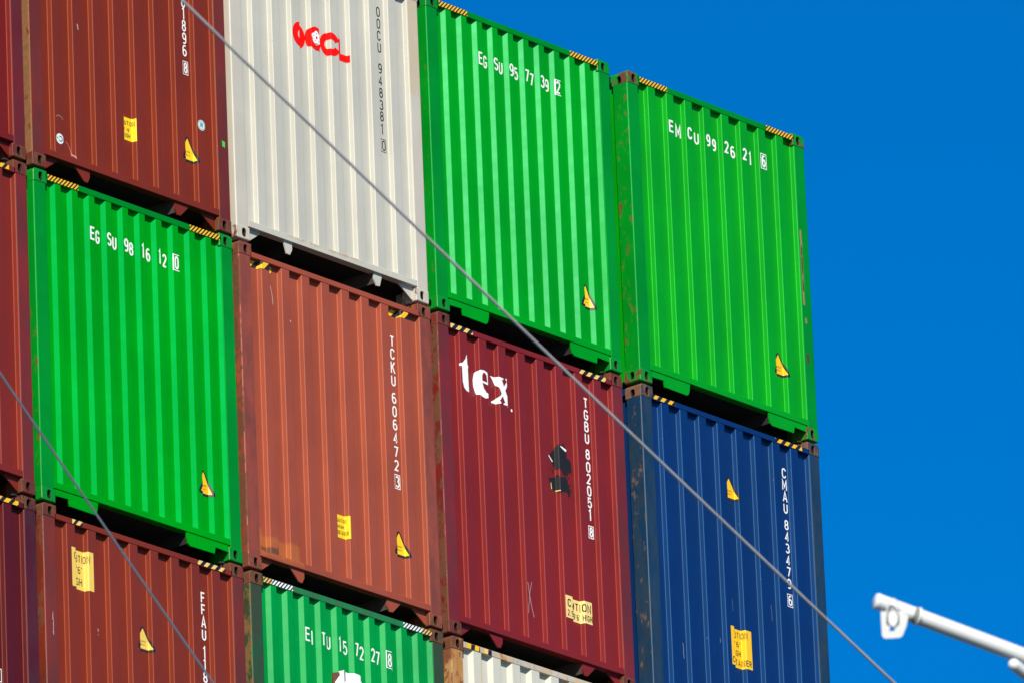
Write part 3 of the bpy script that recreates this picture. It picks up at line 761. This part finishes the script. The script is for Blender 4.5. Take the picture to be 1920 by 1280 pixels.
def caution(key, prof, u0, u1, v0, v1, mat, lines):
    """rectangular label wrapped over the ribs; lines = (text, x0, x1, y, h) as fractions of the label"""
    s0 = prof.s_of_u(u0); w = prof.s_of_u(u1) - s0; h = v1 - v0
    t = decal('caution_label', prof, [([(0, 0), (w, 0), (w, h), (0, h)], 0, 0)], [mat], boxes[key], origin=(s0, v0))
    lay = []
    for txt, a, b, y, hh, th in lines: lay += line_of(txt, a * w, y * h, hh * h, .55, th, 3, total=(b - a) * w)
    decal('lettering', prof, lay, [M_INK], t, origin=(s0, v0))

caution((1, 1), PBS[1, 1], 1.140, 1.291, .538, .742, M_LBL_Y, [('CAUTION', .06, .93, .66, .20, .006), ("9'-6\"", .26, .66, .39, .16, .006), ('HIGH', .22, .68, .12, .18, .006)])
caution((2, 2), PBS[2, 2], 1.158, 1.306, .546, .750, M_LBL_Y, [('CAUTION', .03, .76, .68, .17, .0048), ('HIGH', .16, .60, .42, .15, .0048), ('CONTAINER', .03, .88, .15, .17, .0045)])
caution((1, 3), PBS[1, 3], .338, .598, 2.247, 2.584, M_LBL_P, [('CAUTION', .09, .87, .70, .19, .0075), ("9'6\"", .27, .60, .41, .19, .007), ('HIGH', .17, .60, .11, .19, .0075)])
caution((4, 2), PBS[4, 2], 1.086, 1.361, .555, .911, M_LBL_O, [('CAUTION', .12, .84, .77, .16, .007), ("9'6\"", .24, .60, .54, .15, .007), ('HIGH', .24, .60, .31, .15, .007), ('CONTAINER', .03, .96, .06, .16, .0075)])
caution((3, 2), PBS[3, 2], 1.547, 1.897, .489, .691, M_LBL_C, [('CAUTION', .06, .95, .50, .36, .0115), ("2,9m 9'6\" HIGH", .05, .98, .10, .27, .0075)])

t = decal('inspection_sticker', PBS[1, 1], [(ellipse(2.100, .893, .046, .047, 24), 0, 0)], [M_PALE], boxes[1, 1], by='u')
decal('sticker_ring', PBS[1, 1], [(q, 0, 2) for q in ring(2.100, .893, .040, .041, .035, .036)], [M_TEAL], t, by='u')
decal('lettering', PBS[1, 1], glyph('R', 2.084, .870, .034, .046, .010, 3), [M_TEAL], t, by='u')
t = decal('round_sticker', PBS[1, 1], [(ellipse(.341, .312, .045, .046, 20), 0, 0)], [M_PALE], boxes[1, 1], by='u')
decal('sticker_mark', PBS[1, 1], [(q, 0, 2) for q in ring(.348, .312, .024, .025, .016, .017, -150, 130, 16)] + [([(.300, .322), (.322, .312), (.322, .304), (.300, .314)], 0, 2)], [M_INK], t, by='u')
decal('marker_tape', None, [([(2.352, .770), (2.384, .764), (2.386, .815), (2.350, .822)], 0, 1)], [M_GREENDOT], boxes[1, 1], flat_y=.0025)

# black spray patches and torn sticker edges on the maroon box
rnd = random.Random(4)
def jag(pts, amp=.008, n=3):
    out = []
    for k in range(len(pts)):
        a, b = pts[k], pts[(k + 1) % len(pts)]
        for i in range(n):
            f = i / n; out.append((a[0] + f * (b[0] - a[0]) + rnd.uniform(-amp, amp), a[1] + f * (b[1] - a[1]) + rnd.uniform(-amp, amp)))
    return out
lay = [(jag([(1.470, 1.965), (1.510, 2.000), (1.540, 2.046), (1.575, 2.050), (1.600, 2.025), (1.646, 2.005), (1.655, 1.965), (1.720, 1.975), (1.752, 1.945), (1.745, 1.870), (1.700, 1.835), (1.650, 1.795), (1.597, 1.786), (1.545, 1.826), (1.505, 1.852), (1.488, 1.905)]), 0, 1),
       (jag([(1.445, 1.742), (1.500, 1.758), (1.560, 1.768), (1.630, 1.757), (1.712, 1.732), (1.722, 1.665), (1.718, 1.622), (1.640, 1.636), (1.560, 1.630), (1.500, 1.630), (1.468, 1.638)]), 0, 1),
       ([(1.446, 1.945), (1.456, 1.948), (1.502, 1.902), (1.494, 1.893)], 1, 3), ([(1.556, 2.040), (1.572, 2.046), (1.646, 2.026), (1.628, 2.006)], 1, 3),
       ([(1.463, 1.700), (1.470, 1.700), (1.478, 1.642), (1.468, 1.640)], 2, 3), ([(1.520, 1.640), (1.545, 1.640), (1.545, 1.632), (1.520, 1.632)], 2, 3),
       ([(1.585, 2.068), (1.600, 2.078), (1.604, 2.070), (1.588, 2.058)], 0, 3), ([(1.600, 2.078), (1.646, 2.030), (1.642, 2.022), (1.597, 2.069)], 0, 3)]
for k in range(70):
    cx_, cy_ = (1.60, 1.90) if k % 2 else (1.585, 1.695)
    a_ = rnd.uniform(0, 2 * math.pi); rx_, ry_ = (.125, .135) if k % 2 else (.125, .068)
    f_ = rnd.uniform(.95, 1.22); q_ = rnd.uniform(.0025, .0065)
    lay.append((ellipse(cx_ + rx_ * f_ * math.cos(a_), cy_ + ry_ * f_ * math.sin(a_), q_, q_ * rnd.uniform(.8, 2.2), 6), 0, 0))
decal('spray_patch', PBS[3, 2], lay, [M_SPRAY, M_WHT, M_LBL_C], boxes[3, 2], by='u')

def scratches(key, prof, lines, mat=None):
    lay = []
    for i, (pts, t) in enumerate(lines):
        lay += [(q, 0, 1 + i % 4) for q in stroke(pts, t, 0)]
    decal('scratch', prof, lay, [mat or M_SCRATCH], boxes[key], by='u')
scratches((3, 2), PBS[3, 2], [([(1.055, .690), (1.075, .560), (1.095, .470), (1.120, .385)], .005), ([(1.105, .700), (1.075, .600), (1.055, .470), (1.048, .410)], .004)])
scratches((4, 2), PBS[4, 2], [([(.47, .62), (.478, .58), (.474, .52), (.482, .48)], .009), ([(.985, .78), (.985, .74)], .008), ([(1.706, 1.25), (1.712, 1.18), (1.716, 1.10)], .004), ([(1.120, 1.16), (1.125, 1.05)], .003)], M_SCUFF)
scratches((1, 3), PBS[1, 3], [([(.63, 1.94), (.633, 1.915)], .008), ([(.632, 1.895), (.634, 1.885)], .006)])
scratches((1, 1), PBS[1, 1], [([(.46, .33), (.50, .29), (.53, .21), (.545, .12 + .05)], .003), ([(.30, .50), (.33, .52), (.37, .505), (.39, .475)], .003), ([(.59, 1.40), (.60, 1.35)], .009)])
scratches((2, 1), PBS[2, 1], [([(1.062, .93), (1.064, .88), (1.075, .86)], .006), ([(1.545, .72), (1.542, .58), (1.548, .50)], .004)])
scratches((2, 2), PBS[2, 2], [([(.435, 2.60), (.455, 2.52), (.462, 2.44)], .006), ([(.625, 2.33), (.640, 2.31)], .012)])
m = MB()                                    # scrape on the left post face of the FFAU box
for k, (z, dx) in enumerate(((1.90, 0), (1.84, .004), (1.78, .002))):
    m.poly([(.085 + dx, .0012, z), (.094 + dx, .0012, z - .02), (.092 + dx, .0012, z + .065), (.088 + dx, .0012, z + .06)])
m.build('scratch', M_SCRATCH, boxes[1, 3])

# ------------------------------------------------------------------ twistlocks between the tiers
NAME = {(0, 1): 'deep red', (0, 2): 'brick red', (0, 3): 'dark maroon', (1, 1): 'brown', (1, 2): 'bright green', (1, 3): 'red brown', (2, 1): 'off white', (2, 2): 'terracotta',
        (2, 3): 'sea green', (3, 1): 'bright green', (3, 2): 'maroon', (3, 3): 'dirty white', (4, 1): 'green', (4, 2): 'navy blue'}
def twistlock(c, r, left):
    up, dn = (c, r), (c, r + 1)
    zt = boxes[up].location.z; zb = boxes[dn].location.z + H
    x = (boxes[up].location.x + boxes[dn].location.x) / 2 + (.089 if left else W - .089)
    root = bpy.data.objects.new('twistlock', None); COL.objects.link(root); root.location = (x, .095, zb)
    tag(root, 'dark twistlock under %s corner of %s container, on %s one' % ('left' if left else 'right', NAME[up], NAME[dn]),
        'twistlock', 'twistlocks joining the container tiers')
    g = zt - zb
    m = MB(); m.box(-.050, .050, -.022, .060, .002, g - .002); m.build('lock_body', M_LOCK, root)
    m = MB(); m.tube([(0, 0, g - .001), (0, 0, g + .02), (0, 0, g + .055)], [.028, .026, .010], 10); m.tube([(0, 0, .001), (0, 0, -.02), (0, 0, -.05)], [.028, .026, .012], 10); m.build('cone', M_LOCK, root)
    s = 1 if left else -1
    m = MB(); m.tube([(s * .05, -.02, g * .5), (s * .10, -.03, g * .5 - .003), (s * .135, -.034, g * .5 - .010)], .0075, 8); m.build('handle', M_LOCK, root)
for c in range(5):
    for r in ((1, 2) if c < 4 else (1,)):
        for left in (1, 0):
            if c == 0 and left: continue
            twistlock(c, r, left)

# ------------------------------------------------------------------ camera
CP = Vector((-67.7463672, -62.6028480, -35.1021658 + Z0)); F = 22415.9638
a, b, g = -.866984961, 1.91823384, -.0412558183
R = Matrix.Rotation(a, 3, 'Z') @ Matrix.Rotation(b, 3, 'X') @ Matrix.Rotation(g, 3, 'Z')
cam = bpy.data.cameras.new('camera'); co = bpy.data.objects.new('camera', cam); COL.objects.link(co)
co.matrix_world = Matrix.Translation(CP) @ R.to_4x4()
cam.sensor_width = 36; cam.lens = F / 1920 * 36; cam.clip_start = 1; cam.clip_end = 20000
cam.dof.use_dof = True; cam.dof.focus_distance = 101.5; cam.dof.aperture_fstop = 6.3
sc.camera = co
def P(px, py, D):
    return CP + R @ Vector(((px - 960) / F * D, -(py - 640) / F * D, -D))

# ------------------------------------------------------------------ wires and boom in front of the stack
M_WIRE1 = plain('galvanised_wire', (.42, .405, .41, 1), .55, noise=.25, scale=6)
M_WIRE2 = plain('dark_wire', (.060, .070, .085, 1), .45, noise=.2, scale=6)
def wire(name, p0, p1, r, sag, mat, ext):
    A, B = p0 + (p0 - p1) * ext, p1 + (p1 - p0) * ext; m = MB(); pts = []
    for k in range(61):
        t = k / 60; tt = -ext + (1 + 2 * ext) * t
        q = A.lerp(B, t); q.z -= sag * 4 * tt * (1 - tt); pts.append(q - p0)
    m.tube(pts, r, 10)
    return m.build(name, mat, None, True, p0)
w1 = wire('wire_rope', P(340, 0, 73), P(1677, 1280, 77), .0096, .020, M_WIRE1, .5)
tag(w1, 'pale grey wire rope running from the top left to the bottom right across the containers', 'wire', 'wire ropes in front of the containers')
w2 = wire('wire_rope', P(0, 699, 82), P(400, 1280, 80), .0088, .008, M_WIRE2, .6)
tag(w2, 'dark grey wire rope crossing only the lower left corner', 'wire', 'wire ropes in front of the containers')

M_BOOM = plain('white_boom_paint', (.78, .78, .76, 1), .40, noise=.05, scale=6)
M_SEAM = plain('grey_seal', (.22, .24, .22, 1), .6)
D = 70.0
def ZP(x, y, d=0): return P(1600 + x / 6, 1080 + y / 6, D + d)
boom = bpy.data.objects.new('boom_pole', None); COL.objects.link(boom)
e0 = ZP(245, 270); boom.location = e0
tag(boom, 'white tubular boom end with a hanging eye plate against the blue sky', 'boom')
e1 = ZP(1960, 912, .3); ax = (e1 - e0).normalized(); far = e1 + ax * 5.0 - e0
rad = .0480
m = MB(); m.tube([Vector((0, 0, 0)), ax * .01, ax * .02, far], [rad * .90, rad * 1.02, rad, rad], 32); m.build('tube', M_BOOM, boom, True)
def axpt(x): return ZP(x, 270 + (x - 245) * .3745) - e0
cpt = axpt(722)
m = MB(); m.tube([cpt - ax * .006, cpt + ax * .006], rad * 1.17, 32); m.build('collar', M_BOOM, boom, True)
m = MB(); m.tube([cpt - ax * .013, cpt - ax * .007], rad * 1.03, 32); m.build('seam', M_SEAM, boom, True)
vx = R @ Vector((1, 0, 0)); vy = R @ Vector((0, 1, 0)); vz = R @ Vector((0, 0, 1))
def plate_obj(name, outer, hole, th, mat, dz):
    bm = bmesh.new()
    for loop in [outer] + ([hole] if hole else []):
        vs = [bm.verts.new((ZP(x, y) - e0) + vz * dz) for x, y in loop]
        for k in range(len(vs)): bm.edges.new((vs[k], vs[(k + 1) % len(vs)]))
    bmesh.ops.triangle_fill(bm, use_beauty=True, edges=bm.edges[:])
    geo = bmesh.ops.extrude_face_region(bm, geom=bm.faces[:])
    bmesh.ops.translate(bm, verts=[v for v in geo['geom'] if isinstance(v, bmesh.types.BMVert)], vec=-vz * th)
    bmesh.ops.recalc_face_normals(bm, faces=bm.faces[:])
    me = bpy.data.meshes.new(name); bm.to_mesh(me); bm.free(); me.materials.append(mat)
    o = bpy.data.objects.new(name, me); COL.objects.link(o); o.parent = boom; return o
plate_obj('eye_plate', [(305, 330), (312, 500), (322, 660), (335, 684), (362, 696), (450, 692), (520, 684), (545, 672), (560, 648), (595, 560), (622, 440)], [(436, 548), (398, 612), (470, 614)], .018, M_BOOM, .010)
m = MB()
lp = [ZP(445 + 68 * math.cos(math.radians(t)), 395 + 148 * math.sin(math.radians(t))) - e0 + vz * (.050 if math.sin(math.radians(t)) < .45 else .025) for t in range(0, 361, 15)]
m.tube(lp, .0042, 8); m.build('ring', M_BOOM, boom, True)
s0, s1 = ZP(1800, 985, .10), ZP(2350, 1440, .5)
d_ = (s1 - s0).normalized(); rr = .036
m = MB(); m.tube([s0 - e0 - d_ * .026, s0 - e0 - d_ * .020, s0 - e0 - d_ * .008, s0 - e0 + d_ * .008, s1 - e0 + d_ * 3], [rr * .3, rr * .62, rr * .9, rr, rr], 24); m.build('strut', M_BOOM, boom, True)

# ------------------------------------------------------------------ water
m = MB(); m.poly([(-6000, -6000, 0), (6000, -6000, 0), (6000, 6000, 0), (-6000, 6000, 0)])
k = NT('sea_water'); k.b.inputs['Base Color'].default_value = (.010, .028, .034, 1); k.b.inputs['Roughness'].default_value = .12
nb = k.noise(.35, 6, .6); bp = k.n('ShaderNodeBump'); bp.inputs['Strength'].default_value = .5; bp.inputs['Distance'].default_value = .6
k.link(nb, bp.inputs['Height']); k.link(bp.outputs[0], k.b.inputs['Normal'])
tag(m.build('water', k.m), kind='structure')

# ------------------------------------------------------------------ light
EL, AZ = 33.0, 47.0                           # sun height; degrees to the left of the end walls' normal
S = Vector((-math.sin(math.radians(AZ)) * math.cos(math.radians(EL)), -math.cos(math.radians(AZ)) * math.cos(math.radians(EL)), math.sin(math.radians(EL))))
sun = bpy.data.lights.new('sun', 'SUN'); sun.energy = 4.7; sun.angle = math.radians(.55); sun.color = (1, .92, .78)
so = bpy.data.objects.new('sun', sun); COL.objects.link(so); so.rotation_euler = S.to_track_quat('Z', 'Y').to_euler(); so.location = S * 60 + Vector((0, 0, Z0))
w = bpy.data.worlds.new('World'); sc.world = w; w.use_nodes = True
nt = w.node_tree; sky = nt.nodes.new('ShaderNodeTexSky'); sky.sky_type = 'NISHITA'; sky.sun_disc = False
sky.sun_elevation = math.radians(EL); sky.sun_rotation = math.atan2(S.x, S.y) % (2 * math.pi)
sky.air_density = 1.0; sky.dust_density = 0.0; sky.ozone_density = 6.0; sky.altitude = 0
hs = nt.nodes.new('ShaderNodeHueSaturation'); hs.inputs['Saturation'].default_value = 1.5
nt.links.new(sky.outputs[0], hs.inputs['Color'])
bg = nt.nodes['Background']; bg.inputs['Strength'].default_value = .090
mul = nt.nodes.new('ShaderNodeMix'); mul.data_type = 'RGBA'; mul.blend_type = 'MULTIPLY'; mul.inputs[0].default_value = 1
nt.links.new(hs.outputs[0], mul.inputs[6]); mul.inputs[7].default_value = (.55, .90, 1.03, 1)
nt.links.new(mul.outputs[2], bg.inputs['Color'])
sc.view_settings.view_transform = 'Standard'; sc.view_settings.look = 'None'; sc.view_settings.exposure = .34; sc.view_settings.gamma = 1
sc.render.engine = 'CYCLES'
